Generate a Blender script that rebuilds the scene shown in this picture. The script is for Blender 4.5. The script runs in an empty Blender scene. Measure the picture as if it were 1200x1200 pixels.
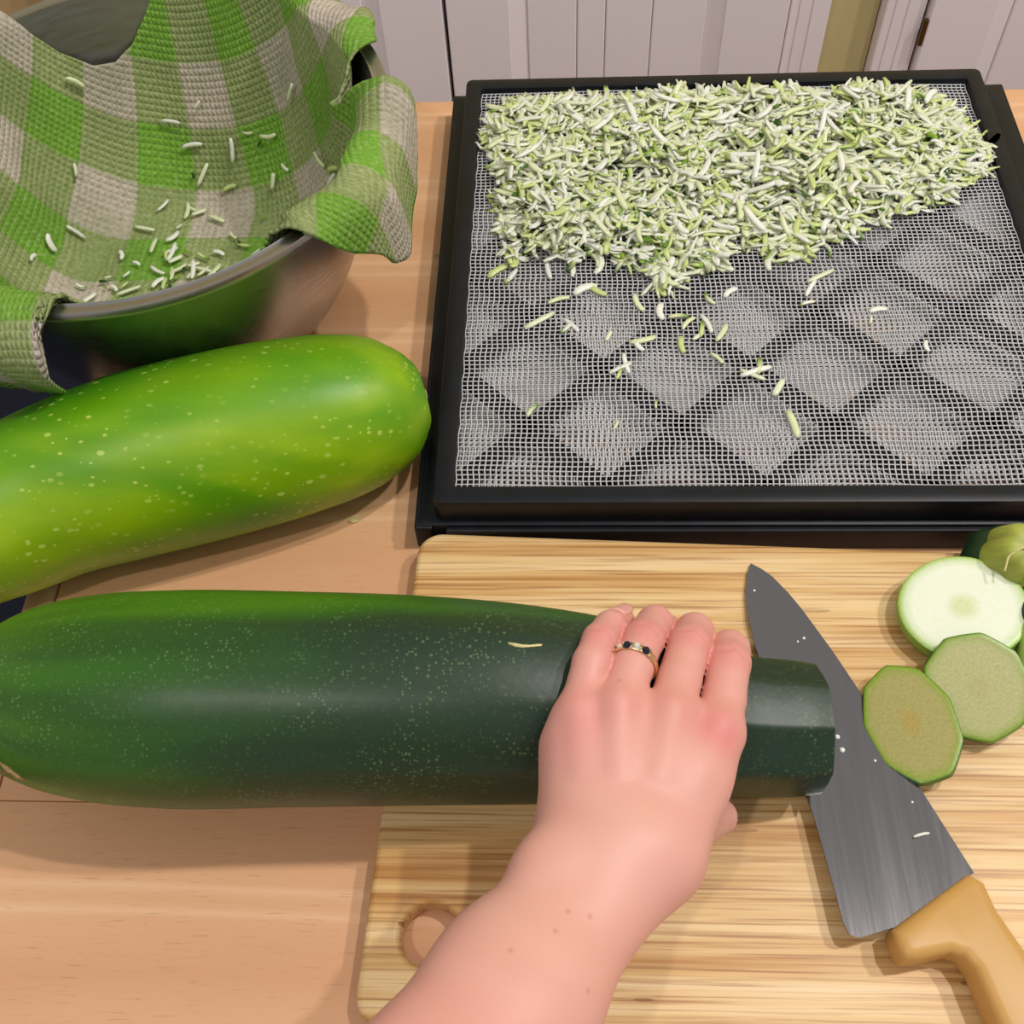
import bpy, bmesh, math, random
import numpy as np
from mathutils import Vector, Matrix

random.seed(7); rng = np.random.default_rng(11)
S = bpy.context.scene
COL = S.collection

# ------------------------------------------------------------------ camera
RC = [[0.99871, 0.02652, -0.04328], [-0.00182, -0.83340, -0.55266], [-0.05072, 0.55203, -0.83228]]
cam = bpy.data.cameras.new('camera'); cam.sensor_width = 36; cam.lens = 1250 / 1200 * 36
cam.clip_start = .02
co = bpy.data.objects.new('camera', cam); COL.objects.link(co)
r, d, fw = [Vector(v).normalized() for v in RC]
m = Matrix((r, -d, -fw)).transposed().to_4x4(); m.translation = (0, 0, .54)
co.matrix_world = m
S.camera = co
# ------------------------------------------------------------------ world and ceiling lamps
w = bpy.data.worlds.new('world'); S.world = w; w.use_nodes = True
w.node_tree.nodes['Background'].inputs[0].default_value = (1.0, .96, .93, 1)
w.node_tree.nodes['Background'].inputs[1].default_value = .42
def lamp(name, loc, power, rad, col=(1, .955, .90)):
    l = bpy.data.lights.new(name, 'POINT'); l.energy = power; l.shadow_soft_size = rad; l.color = col
    o = bpy.data.objects.new(name, l); o.location = loc; COL.objects.link(o)
lamp('ceiling_lamp', (.70, .42, 1.90), 50, .035)
lamp('ceiling_lamp', (1.30, .50, 1.90), 61, .035)
lamp('ceiling_lamp', (-.52, -.48, 1.90), 28, .035)
S.view_settings.view_transform = 'Standard'; S.view_settings.look = 'None'
S.view_settings.gamma = 1; S.view_settings.use_curve_mapping = False
S.view_settings.exposure = 0.0

# ------------------------------------------------------------------ helpers
def tag(o, label=None, cat=None, group=None, kind=None):
    if label: o['label'] = label
    if cat: o['category'] = cat
    if group: o['group'] = group
    if kind: o['kind'] = kind
    return o
def empty(name, loc=(0, 0, 0)):
    o = bpy.data.objects.new(name, None); o.location = loc; COL.objects.link(o); o.empty_display_size = .02
    return o
def link(name, me, mat=None, parent=None, smooth=False):
    if mat is not None and not me.materials: me.materials.append(mat)
    o = bpy.data.objects.new(name, me); COL.objects.link(o)
    if parent is not None:
        o.parent = parent
        o.matrix_parent_inverse = Matrix.Translation(-parent.location) if parent.type == 'EMPTY' else Matrix()
    if smooth and len(me.polygons): me.polygons.foreach_set('use_smooth', [True] * len(me.polygons))
    return o
def pymesh(name, v, f):
    me = bpy.data.meshes.new(name); me.from_pydata([tuple(map(float, p)) for p in v], [], [tuple(map(int, q)) for q in f]); me.update(); return me
def bm_mesh(name, bm):
    bmesh.ops.recalc_face_normals(bm, faces=bm.faces)
    me = bpy.data.meshes.new(name); bm.to_mesh(me); bm.free(); return me
def box(name, lo, hi, mat, parent=None, bev=.0, seg=2):
    bm = bmesh.new(); bmesh.ops.create_cube(bm, size=1)
    for v in bm.verts:
        v.co = Vector([(lo[i] + hi[i]) / 2 + v.co[i] * (hi[i] - lo[i]) for i in range(3)])
    if bev: bmesh.ops.bevel(bm, geom=bm.edges[:], offset=bev, segments=seg, affect='EDGES', profile=.5)
    return link(name, bm_mesh(name, bm), mat, parent, smooth=False)
def shade_auto(o, ang=40):
    me = o.data
    me.polygons.foreach_set('use_smooth', [True] * len(me.polygons))
    try: me.set_sharp_from_angle(angle=math.radians(ang))
    except Exception: pass
    return o
def prism_bm(poly, z0, z1, hole=None, bev=0, seg=3):
    """extruded outline (optionally with a round hole), bevelled top and bottom rim"""
    bm = bmesh.new()
    es = []
    def ring(pts):
        vs = [bm.verts.new((x, y, z0)) for x, y in pts]
        return [bm.edges.new((vs[i], vs[(i + 1) % len(vs)])) for i in range(len(vs))]
    es += ring(poly)
    if hole: es += ring(hole)
    bmesh.ops.triangle_fill(bm, edges=es, use_beauty=True)
    bot = bm.faces[:]
    g = bmesh.ops.extrude_face_region(bm, geom=bot)
    top = [e for e in g['geom'] if isinstance(e, bmesh.types.BMVert)]
    for v in top: v.co.z = z1
    bmesh.ops.recalc_face_normals(bm, faces=bm.faces)
    if bev:
        rim = [e for e in bm.edges if len(e.link_faces) == 2 and abs(e.link_faces[0].normal.z - e.link_faces[1].normal.z) > .5]
        bmesh.ops.bevel(bm, geom=rim, offset=bev, segments=seg, affect='EDGES', profile=.5)
    return bm
def lathe(prof, n=96):
    v = []; f = []
    for (rr, z) in prof:
        for k in range(n):
            a = 2 * math.pi * k / n; v.append((rr * math.cos(a), rr * math.sin(a), z))
    for i in range(len(prof) - 1):
        for k in range(n):
            f.append((i * n + k, i * n + (k + 1) % n, (i + 1) * n + (k + 1) % n, (i + 1) * n + k))
    return v, f
def tube(pts, radii, n=8, cap=True):
    pts = [Vector(p) for p in pts]; v = []; f = []
    up = Vector((0, 0, 1))
    for i, p in enumerate(pts):
        t = (pts[min(i + 1, len(pts) - 1)] - pts[max(i - 1, 0)]).normalized()
        if abs(t.dot(up)) > .95: up = Vector((1, 0, 0))
        s = t.cross(up).normalized(); u = s.cross(t)
        rr = radii[i] if hasattr(radii, '__len__') else radii
        for k in range(n):
            a = 2 * math.pi * k / n; v.append(p + (s * math.cos(a) + u * math.sin(a)) * rr)
    for i in range(len(pts) - 1):
        for k in range(n):
            f.append((i * n + k, i * n + (k + 1) % n, (i + 1) * n + (k + 1) % n, (i + 1) * n + k))
    if cap: f.append(tuple(range(n - 1, -1, -1))); f.append(tuple((len(pts) - 1) * n + k for k in range(n)))
    return v, f
def smooth_interp(x, xp, fp):
    """monotone cubic style interpolation (Catmull-Rom) for profiles"""
    xp = np.asarray(xp, float); fp = np.asarray(fp, float)
    mm = np.gradient(fp, xp); i = np.clip(np.searchsorted(xp, x) - 1, 0, len(xp) - 2)
    h = xp[i + 1] - xp[i]; t = np.clip((x - xp[i]) / h, 0, 1)
    return ((2*t**3-3*t**2+1)*fp[i] + (t**3-2*t**2+t)*h*mm[i] + (-2*t**3+3*t**2)*fp[i+1] + (t**3-t**2)*h*mm[i+1])

# ------------------------------------------------------------------ materials
class NT:
    def __init__(s, name):
        s.m = bpy.data.materials.new(name); s.m.use_nodes = True; s.t = s.m.node_tree
        s.b = s.t.nodes['Principled BSDF']
    def n(s, typ, **kw):
        nd = s.t.nodes.new('ShaderNode' + typ)
        for k, v in kw.items():
            if k.startswith('_'): setattr(nd, k[1:], v)
            else:
                key = k.replace('__', ' ')
                nd.inputs[key].default_value = v
        return nd
    def l(s, a, b): s.t.links.new(a, b)
    def set(s, **kw):
        for k, v in kw.items():
            s.b.inputs[k.replace('__', ' ')].default_value = v
        return s
    def coords(s, scale=(1, 1, 1), kind='Object', rot=(0, 0, 0), loc=(0, 0, 0)):
        tc = s.n('TexCoord'); mp = s.n('Mapping'); s.l(tc.outputs[kind], mp.inputs[0])
        mp.inputs['Scale'].default_value = scale; mp.inputs['Rotation'].default_value = rot; mp.inputs['Location'].default_value = loc
        return mp.outputs[0]
    def noise(s, vec, scale, detail=3, rough=.5, dist=0):
        nd = s.n('TexNoise'); s.l(vec, nd.inputs['Vector'])
        nd.inputs['Scale'].default_value = scale; nd.inputs['Detail'].default_value = detail
        nd.inputs['Roughness'].default_value = rough; nd.inputs['Distortion'].default_value = dist
        return nd.outputs['Fac']
    def ramp(s, fac, stops, interp='LINEAR'):
        nd = s.n('ValToRGB'); s.l(fac, nd.inputs[0]); cr = nd.color_ramp; cr.interpolation = interp
        while len(cr.elements) < len(stops): cr.elements.new(.5)
        for e, (p, c) in zip(cr.elements, stops):
            e.position = p; e.color = (c, c, c, 1) if isinstance(c, (int, float)) else (*c, 1)
        return nd.outputs[0]
    def mix(s, fac, a, b, mode='MIX'):
        nd = s.n('Mix'); nd.data_type = 'RGBA'; nd.blend_type = mode
        for sock, v in ((nd.inputs[0], fac), (nd.inputs[6], a), (nd.inputs[7], b)):
            if isinstance(v, (int, float)): sock.default_value = v
            elif isinstance(v, tuple): sock.default_value = (*v, 1)
            else: s.l(v, sock)
        return nd.outputs[2]
    def math(s, op, a, b=None, c=None):
        nd = s.n('Math'); nd.operation = op
        for i, v in enumerate((a, b, c)):
            if v is None: continue
            if isinstance(v, (int, float)): nd.inputs[i].default_value = v
            else: s.l(v, nd.inputs[i])
        return nd.outputs[0]
    def bump(s, h, strength=.3, dist=.001):
        nd = s.n('Bump'); s.l(h, nd.inputs['Height']); nd.inputs['Strength'].default_value = strength; nd.inputs['Distance'].default_value = dist
        s.l(nd.outputs[0], s.b.inputs['Normal']); return nd
    def color(s, c):
        if isinstance(c, tuple): s.b.inputs['Base Color'].default_value = (*c, 1)
        else: s.l(c, s.b.inputs['Base Color'])
        return s
def lin(r, g, b):
    f = lambda c: ((c / 255 + .055) / 1.055) ** 2.4 if c > 10 else c / 255 / 12.92
    return (f(r), f(g), f(b))
def plain(name, col, rough=.5, metal=0, nscale=0, namp=.06, bump=0, **kw):
    t = NT(name); t.set(Roughness=rough, Metallic=metal, **kw)
    if nscale:
        v = t.coords(); n = t.noise(v, nscale, 4)
        a = tuple(c * (1 - namp) for c in col); b = tuple(min(1, c * (1 + namp)) for c in col)
        t.color(t.ramp(n, [(.3, a), (.7, b)]))
        if bump: t.bump(n, bump, .0005)
    else: t.color(col)
    return t.m

def wood_beech(name, along='x', tone=1.0, seed=0):
    t = NT(name); sc = (2.2, 26, 26) if along == 'x' else (26, 2.2, 26)
    v = t.coords(sc, loc=(seed * 3.1, seed * 1.7, 0))
    n1 = t.noise(v, 1.0, 4, .55, .6)
    v2 = t.coords((1.1, 7, 7) if along == 'x' else (7, 1.1, 7), loc=(seed * 1.3, seed * 2.9, 0))
    wv = t.n('TexWave'); wv.wave_type = 'BANDS'; wv.bands_direction = 'Y' if along == 'x' else 'X'
    t.l(v2, wv.inputs[0]); wv.inputs['Scale'].default_value = .62; wv.inputs['Distortion'].default_value = 7
    wv.inputs['Detail'].default_value = 1.5; wv.inputs['Detail Scale'].default_value = .7
    vp = t.coords((60, 900, 900) if along == 'x' else (900, 60, 900)); pores = t.noise(vp, 1, 2, .6)
    k = lambda r, g, b: tuple(c * tone for c in lin(r, g, b))
    c1 = t.ramp(n1, [(.3, k(212, 158, 116)), (.72, k(228, 180, 138))])
    c2 = t.ramp(wv.outputs['Fac'], [(0, k(213, 158, 116)), (.85, k(226, 176, 134)), (.93, k(242, 202, 164)), (1, k(224, 174, 132))])
    c = t.mix(.5, c1, c2)
    c = t.mix(t.ramp(pores, [(.60, 0.0), (.72, .35)]), c, k(160, 108, 70))
    t.color(c); t.set(Roughness=.42); t.bump(pores, .08, .0003)
    return t.m

def bamboo():
    t = NT('bamboo')
    v = t.coords((8, 520, 60)); n1 = t.noise(v, 1, 3, .6)              # fine fibres
    v2 = t.coords((3.2, 110, 30), loc=(4, 1, 0)); n2 = t.noise(v2, 1, 3, .55)        # strips
    v3 = t.coords((7, 30, 10), loc=(1, 7, 0)); n3 = t.noise(v3, 1, 2, .5)     # blotches
    c = t.ramp(n2, [(.30, lin(184, 130, 66)), (.44, lin(216, 174, 112)), (.58, lin(231, 197, 142)), (.75, lin(238, 210, 166))])
    c = t.mix(t.ramp(n1, [(.50, 0.0), (.66, .75)]), c, lin(158, 100, 48))
    c = t.mix(t.ramp(n3, [(.56, 0.0), (.75, .42)]), c, lin(196, 134, 66))
    vk = t.coords((20, 130, 20), loc=(.3, .2, 0)); vo = t.n('TexVoronoi'); t.l(vk, vo.inputs['Vector']); vo.inputs['Scale'].default_value = 1
    kn = t.math('LESS_THAN', vo.outputs['Distance'], .22)
    sep = t.n('SeparateColor'); t.l(vo.outputs['Color'], sep.inputs[0])
    kn = t.math('MULTIPLY', kn, t.math('GREATER_THAN', sep.outputs[0], .9))
    kn = t.math('MULTIPLY', kn, t.ramp(n1, [(.4, 0.2), (.6, .8)]))
    c = t.mix(kn, c, lin(138, 84, 38))
    vs = t.coords((60, 60, 60), rot=(0, 0, .5)); scr = t.noise(t.coords((30, 900, 30), rot=(0, 0, .6)), 1, 2, .6)
    c = t.mix(t.ramp(scr, [(.70, 0.0), (.78, .3)]), c, lin(150, 105, 60))
    t.color(c); t.set(Roughness=.45); t.bump(n1, .15, .0004)
    return t.m

def zuc_mat(name, dark):
    t = NT(name)
    v = t.coords()
    vs = t.n('TexVoronoi'); vm = t.coords((1, 1, 1) if dark else (.62, 1, 1)); t.l(vm, vs.inputs['Vector']); vs.inputs['Scale'].default_value = 620 if dark else 300
    sep = t.n('SeparateColor'); t.l(vs.outputs['Color'], sep.inputs[0])
    gate = t.ramp(t.noise(v, 26, 2), [(.40, .15), (.62, 1.0)])
    rad = t.math('MULTIPLY', sep.outputs[1], .5 if dark else .42)
    dot = t.math('LESS_THAN', vs.outputs['Distance'], rad)
    dot = t.math('MULTIPLY', dot, t.math('GREATER_THAN', sep.outputs[0], .35 if dark else .5))
    dot = t.math('MULTIPLY', dot, gate)
    st = t.noise(t.coords((4, 60, 60)), 1, 3, .5)
    big = t.noise(t.coords((5, 14, 14), loc=(3, 0, 0)), 1, 2, .5, .5)
    sx = t.n('SeparateXYZ'); t.l(t.coords(), sx.inputs[0])
    if dark:
        # paler, yellower blossom end (low x) turning to a deep blue green
        g = t.math('ADD', t.math('MULTIPLY', sx.outputs[0], 4.2), t.math('MULTIPLY', t.math('SUBTRACT', big, .5), 1.0))
        g = t.math('MINIMUM', t.math('ADD', g, 1.12), 1.0)
        # greener rib on the far upper flank
        g = t.math('SUBTRACT', g, t.math('MULTIPLY', t.ramp(t.math('MULTIPLY', t.math('ADD', sx.outputs[1], -.205), 20), [(.3, 0.0), (.6, 1.0)]), .62))
        c = t.ramp(g, [(.0, lin(66, 116, 12)), (.3, lin(46, 94, 16)), (.62, lin(30, 62, 30)), (1, lin(26, 50, 34))])
        c = t.mix(t.ramp(st, [(.35, .35), (.6, 0.0)]), c, lin(20, 44, 16))
        c = t.mix(t.math('MULTIPLY', dot, .34), c, lin(120, 150, 96))
        t.set(Roughness=.40)
    else:
        c = t.ramp(big, [(.28, lin(58, 124, 6)), (.46, lin(102, 158, 4)), (.62, lin(146, 184, 8)), (.8, lin(164, 194, 18))])
        up = t.ramp(t.math('MULTIPLY', t.math('SUBTRACT', sx.outputs[1], t.math('MULTIPLY', sx.outputs[0], .32)), 1.0), [(.425, 0.0), (.475, 1.0)])
        c = t.mix(t.math('MULTIPLY', up, .8), c, lin(46, 112, 8))
        c = t.mix(t.ramp(st, [(.35, .3), (.6, 0.0)]), c, lin(70, 134, 6))
        c = t.mix(t.math('MULTIPLY', dot, .6), c, lin(206, 224, 110))
        t.set(Roughness=.42)
    t.color(c)
    h = t.noise(t.coords(), 190, 2); t.bump(h, .10, .001)
    t.b.inputs['Specular IOR Level'].default_value = .45
    return t.m

def towel_mat():
    t = NT('checked_towel'); tc = t.n('UVMap'); sx = t.n('SeparateXYZ'); t.l(tc.outputs[0], sx.inputs[0])
    per = .090
    def stripe(o, off):
        f = t.math('FRACT', t.math('ADD', t.math('DIVIDE', o, per), off))
        return t.ramp(f, [(.0, 0.0), (.49, 0.0), (.51, 1.0), (.985, 1.0), (1, 0.0)])
    a = stripe(sx.outputs[0], 10.15); b = stripe(sx.outputs[1], 10.42)
    nz = t.noise(tc.outputs[0], 260, 3); n2 = t.noise(tc.outputs[0], 14, 3)
    s2 = t.math('MULTIPLY', t.math('ADD', a, b), .5)
    c = t.ramp(s2, [(.0, lin(204, 190, 178)), (.5, lin(156, 168, 112)), (1, lin(124, 174, 62))])
    c = t.mix(t.ramp(nz, [(.3, .35), (.55, 0.0)]), c, lin(88, 110, 48))
    c = t.mix(t.ramp(nz, [(.55, .0), (.75, .3)]), c, lin(214, 206, 186))
    c = t.mix(t.ramp(n2, [(.40, 0.0), (.65, .4)]), c, lin(98, 118, 58))     # damp juice stains
    t.color(c); t.set(Roughness=.9); t.b.inputs['Specular IOR Level'].default_value = .2
    q = 2 * math.pi / .0047
    wa = t.math('ABSOLUTE', t.math('SINE', t.math('MULTIPLY', sx.outputs[0], q / 2)))
    wb = t.math('ABSOLUTE', t.math('SINE', t.math('MULTIPLY', sx.outputs[1], q / 2)))
    h = t.math('ADD', t.math('MULTIPLY', wa, wb), t.math('MULTIPLY', nz, .6))
    t.bump(h, .6, .0016)
    return t.m

def steel(name, rough=.22, col=(.62, .61, .60), brushed=None):
    t = NT(name); t.set(Metallic=1.0); t.color(col)
    v = t.coords(brushed or (40, 40, 400)); n = t.noise(v, 1, 3, .6)
    t.l(t.ramp(n, [(.3, rough * .85), (.7, rough * 1.2)]), t.b.inputs['Roughness'])
    t.bump(n, .03, .0003)
    return t.m

def attr_mat(name, rough=.35, sss=0.0, rad=(.004, .003, .0015), bumpsc=0, bumpst=.1, glow=0, grain=0):
    t = NT(name); a = t.n('Attribute'); a.attribute_name = 'tint'
    c = a.outputs['Color']
    if grain:
        g = t.noise(t.coords(), grain, 4, .7); c = t.mix(t.ramp(g, [(.35, .0), (.65, .28)]), c, (.98, 1.0, .86), 'MULTIPLY') if False else t.mix(.22, c, t.ramp(g, [(.3, .25), (.7, 1.0)]), 'OVERLAY')
    t.color(c); t.set(Roughness=rough)
    if glow:    # thin wet flesh lets light through
        tr = t.n('BsdfTranslucent'); t.l(a.outputs['Color'], tr.inputs[0]); mx = t.n('MixShader'); mx.inputs[0].default_value = glow
        t.l(t.b.outputs[0], mx.inputs[1]); t.l(tr.outputs[0], mx.inputs[2]); t.l(mx.outputs[0], t.t.nodes['Material Output'].inputs[0])
    if sss:
        t.set(Subsurface__Weight=sss, Subsurface__Scale=1.0); t.b.inputs['Subsurface Radius'].default_value = rad
    if bumpsc:
        t.bump(t.noise(t.coords(), bumpsc, 3), bumpst, .0006)
    return t.m
def set_tint(me, cols):
    a = me.color_attributes.new('tint', 'FLOAT_COLOR', 'POINT')
    c = np.ones((len(me.vertices), 4), np.float32); c[:, :3] = cols
    a.data.foreach_set('color', c.ravel())

M = {}
M['table'] = [wood_beech('beech_wood_%s' % s, 'x', 1, i) for i, s in enumerate('abc')]
M['end'] = wood_beech('beech_wood_end', 'y', .82, 5)
M['bamboo'] = bamboo()
M['dark'] = zuc_mat('dark_zucchini_skin', True)
M['lime'] = zuc_mat('light_zucchini_skin', False)
M['towel'] = towel_mat()
M['steel'] = steel('bowl_steel', .30, (.44, .43, .435))
M['blade'] = steel('blade_steel', .13, (.31, .30, .305), (300, 12, 12))
M['black'] = plain('black_plastic', (.006, .007, .011), .40, nscale=60, namp=.3, Specular__IOR__Level=.28)
M['mesh'] = plain('mesh_plastic', (.60, .60, .63), .35)
M['mesh2'] = plain('lower_mesh_plastic', (.86, .85, .85), .4)
M['ivory'] = plain('ivory_handle', lin(200, 154, 84), .42, nscale=12, namp=.08)
M['cab'] = plain('cabinet_paint', lin(251, 242, 246), .5, nscale=3, namp=.03)
M['cream'] = plain('cream_paint', lin(205, 192, 140), .6, nscale=3, namp=.03)
M['tan'] = plain('tan_panel', lin(205, 170, 120), .6, nscale=3, namp=.04)
M['floor'] = plain('floor_boards', lin(150, 112, 78), .5, nscale=4, namp=.15)
M['gap'] = plain('door_gap', (.03, .02, .015), .8)
M['hinge'] = plain('bronze_hinge', lin(110, 78, 44), .4, .7)
M['navy'] = plain('navy_fabric', lin(16, 22, 50), .9, nscale=300, namp=.25, bump=.3)
M['gold'] = plain('ring_gold', (.85, .62, .30), .22, 1)
M['silver'] = plain('ring_setting', (.88, .82, .66), .2, 1)
M['sapphire'] = plain('dark_stone', (.008, .008, .03), .08)
M['diamond'] = plain('clear_stone', (.75, .74, .70), .05, .3)
M['shred'] = attr_mat('grated_flesh', .30, .15, (.004, .004, .002), glow=.10)
M['skin'] = attr_mat('skin', .5, .10, (.004, .0015, .001), 900, .14)
M['nail'] = plain('fingernail', lin(238, 176, 166), .3)
M['slice'] = attr_mat('cut_flesh', .35, .1, (.003, .003, .0015), 500, .1, grain=700)
M['scar'] = plain('dry_scar', lin(214, 200, 140), .6, nscale=200, namp=.2)
M['bark'] = plain('brown_scar', lin(150, 122, 78), .7, nscale=300, namp=.4)
M['husk'] = attr_mat('stem_skin', .5, 0, bumpsc=200, bumpst=.3)
M['drop'] = plain('juice_drop', (.9, .92, .85), .05); 

# ------------------------------------------------------------------ setting
def struct(name, lo, hi, mat):
    o = box(name, lo, hi, mat); o['kind'] = 'structure'; return o
ZF = -.80
struct('floor', (-3, -2, ZF - .05), (3, 2.0, ZF), M['floor'])
struct('wall_back', (-3, 1.86, ZF), (3, 2.0, 1.7), M['cream'])
struct('trim_1', (.331, 1.286, ZF), (.395, 1.30, .0), M['cream'])
struct('trim_2', (-1.9, 1.286, ZF), (-.657, 1.30, .0), M['tan'])

def cabinet(label, x0, x1, doors, hinge_x):
    c = empty('kitchen_cabinet', ((x0 + x1) / 2, 1.55, ZF)); tag(c, label, 'cabinet', 'painted base cabinets')
    box('body', (x0, 1.272, ZF), (x1, 1.855, -.005), M['cab'], c)
    for (a, b) in doors:
        pass
    # face frame strips either side of the doors, with shallow flutes
    xs = sorted([e for d in doors for e in d])
    for (a, b) in ((x0, xs[0] - .004), (xs[-1] + .004, x1)):
        if b - a > .02:
            fr = box('face_frame', (a, 1.262, ZF + .1), (b, 1.272, -.005), M['cab'], c, .002)
            wd = b - a
            for q in (.3, .62):
                box('flute', (a + wd * q - .004, 1.2605, ZF + .1), (a + wd * q + .003, 1.262, -.005), M['cab'], fr, .001, 1)
    for (a, b) in doors:
        z0, z1 = ZF + .12, -.04
        dr = box('door', (a, 1.262, z0), (b, 1.270, z1), M['cab'], c)
        st = .079
        for (u, v) in ((a, a + st), (b - st, b)): box('stile', (u, 1.250, z0), (v, 1.262, z1), M['cab'], dr, .0015, 1)
        for (u, v) in ((z0, z0 + st), (z1 - st, z1)): box('rail', (a + st, 1.250, u), (b - st, 1.262, v), M['cab'], dr, .0015, 1)
        # raised bevel strip around the panel
        for s, (u, v) in ((1, (a + st, a + st + .021)), (-1, (b - st - .021, b - st))):
            y0, y1 = (1.2515, 1.2605) if s > 0 else (1.2605, 1.2515)
            vv = [(u, y0, z0 + st), (v, y1, z0 + st), (v, y1, z1 - st), (u, y0, z1 - st), (u, 1.262, z0 + st), (v, 1.262, z0 + st), (v, 1.262, z1 - st), (u, 1.262, z1 - st)]
            link('moulding', pymesh('moulding', vv, [(0, 1, 2, 3), (7, 6, 5, 4), (0, 3, 7, 4), (1, 5, 6, 2), (0, 4, 5, 1), (3, 2, 6, 7)]), M['cab'], dr)
        g = [a + st + .021]; wd = (b - st - .021) - g[0]
        edges = [0, .28, .44, .70, 1.0]
        for i in range(4):
            box('panel_board', (g[0] + wd * edges[i] + .0006, 1.2570, z0 + st), (g[0] + wd * edges[i + 1] - .0006, 1.262, z1 - st), M['cab'], dr, .0015, 1)
        box('gap_strip', (b + .0005, 1.2705, z0), (b + .0042, 1.2716, z1), M['gap'], c)
    a = doors[0][0]
    box('gap_strip', (a - .0042, 1.2705, ZF + .12), (a - .0005, 1.2716, -.04), M['gap'], c)
    for hz in (-.262, -.60):
        v, f = tube([(hinge_x, 1.252, hz - .017), (hinge_x, 1.252, hz + .017)], .0035, 10)
        shade_auto(link('hinge', pymesh('hinge', v, f), M['hinge'], c))
cabinet('off-white panelled cabinet behind the bowl and tray', -.655, .329, [(-.577, -.153), (-.148, .2755)], -.58)
cabinet('off-white panelled cabinet with bronze hinge beyond the cream strip', .397, 1.30, [(.450, .873), (.878, 1.296)], .4475)
wt = box('worktop', (-.66, 1.235, -.004), (1.32, 1.856, .03), M['tan'], None, .004); tag(wt, 'pale worktop on the painted cabinets', 'worktop')

# ------------------------------------------------------------------ table
tb = empty('wooden_table', (.35, .3, ZF)); tag(tb, 'light beech plank table with a darker end strip', 'table')
seams = [-.16, .1765, .470, .763]
TX0, TX1, TE = -.301, 1.20, -.3195
for i in range(3):
    o = box('plank', (TX0 + .0006, seams[i] + .0002, -.035), (TX1, seams[i + 1] - .0002, 0), M['table'][i], tb, .0006, 1)
o = box('end_board', (TE, seams[0], -.035), (TX0 - .0006, seams[-1], -.0002), M['end'], tb, .0015, 2)
box('apron', (-.27, -.12, -.13), (1.15, -.10, -.035), M['end'], tb); box('apron', (-.27, .70, -.13), (1.15, .72, -.035), M['end'], tb)
for x in (-.26, 1.09):
    for y in (-.115, .665): box('leg', (x, y, ZF), (x + .055, y + .055, -.035), M['end'], tb, .003)
bn = empty('bench', (-.75, .45, ZF)); tag(bn, 'navy blue cushioned bench beside the end of the table', 'bench')
box('cushion', (-1.02, -.2, -.36), (-.44, 1.1, -.28), M['navy'], bn, .025, 3)
box('seat', (-1.0, -.18, -.39), (-.45, 1.08, -.36), M['end'], bn, .004)
for x in (-.98, -.51):
    for y in (-.15, 1.0): box('leg', (x, y, ZF), (x + .04, y + .04, -.39), M['end'], bn, .003)

# ------------------------------------------------------------------ cutting board
BA = math.radians(-2.5); BZ = .018
def rounded(x0, x1, y0, y1, rr, n=8):
    pts = []
    for cx, cy, a0 in ((x1 - rr, y1 - rr, 0), (x0 + rr, y1 - rr, 90), (x0 + rr, y0 + rr, 180), (x1 - rr, y0 + rr, 270)):
        for k in range(n + 1):
            a = math.radians(a0 + 90 * k / n); pts.append((cx + rr * math.cos(a), cy + rr * math.sin(a)))
    return pts
def brot(p):  # board frame -> world
    x, y = p; return (-.0852 + x * math.cos(BA) - y * math.sin(BA), .3325 + x * math.sin(BA) + y * math.cos(BA))
hc = (-.0637, .1095); hole = [(hc[0] + .0146 * math.cos(2 * math.pi * k / 40), hc[1] + .0146 * math.sin(2 * math.pi * k / 40)) for k in range(40)]
bm = prism_bm([brot(p) for p in rounded(0, .42, -.2625, 0, .014)], .0005, BZ, hole, .0028, 3)
bd = link('cutting_board', bm_mesh('cutting_board', bm), M['bamboo']); shade_auto(bd, 35)
for pl in bd.data.polygons:
    if abs(pl.normal.z) > .995: pl.use_smooth = False
tag(bd, 'bamboo cutting board with a round hanging hole in its corner', 'cutting board')

# ------------------------------------------------------------------ zucchinis
def gourd(name, st, nring=90, nseg=96, facet=None, seed=0, nf=9, squash=1.0):
    """body along a curved axis; st rows = (x, y, z, r); end rows have r=0"""
    st = np.array(st, float); s = np.r_[0, np.cumsum(np.linalg.norm(np.diff(st[:, :3], axis=0), axis=1))]
    t = np.linspace(0, 1, nring); ss = s[-1] * (.5 - .5 * np.cos(np.pi * t)) * .6 + s[-1] * t * .4
    P = np.stack([smooth_interp(ss, s, st[:, k]) for k in range(4)], 1)
    P[:, 3] = np.maximum(P[:, 3], 0.0004)
    T = np.gradient(P[:, :3], axis=0); T /= np.linalg.norm(T, axis=1)[:, None]
    side = np.cross(T, [0, 0, 1]); side /= np.linalg.norm(side, axis=1)[:, None]; up = np.cross(side, T)
    v = []; f = []
    th = np.linspace(0, 2 * np.pi, nseg, endpoint=False)
    ph = np.random.default_rng(seed).uniform(0, 6, 6)
    for i in range(nring):
        u = ss[i] / s[-1]
        rr = P[i, 3] * (1 + .008 * np.sin(3 * th + ph[0]) + .006 * np.sin(5 * th + ph[1] + 4 * u) + .006 * np.sin(9 * u + ph[2] + 2 * th))
        if facet:
            a = np.interp(u, facet[0], facet[1]); q = 2 * np.pi / nf
            poly = np.cos(q / 2) / np.cos(((th + .22) % q) - q / 2)
            rr = rr * (1 - a + a * poly * 1.03)
        ring = P[i, :3] + np.outer(np.cos(th) * rr, side[i]) + np.outer(np.sin(th) * rr * squash, up[i])
        v += list(ring)
    for i in range(nring - 1):
        for k in range(nseg): f.append((i * nseg + k, i * nseg + (k + 1) % nseg, (i + 1) * nseg + (k + 1) % nseg, (i + 1) * nseg + k))
    f.append(tuple(range(nseg))); f.append(tuple((nring - 1) * nseg + k for k in range(nseg - 1, -1, -1)))
    return pymesh(name, v, f), P
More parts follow.
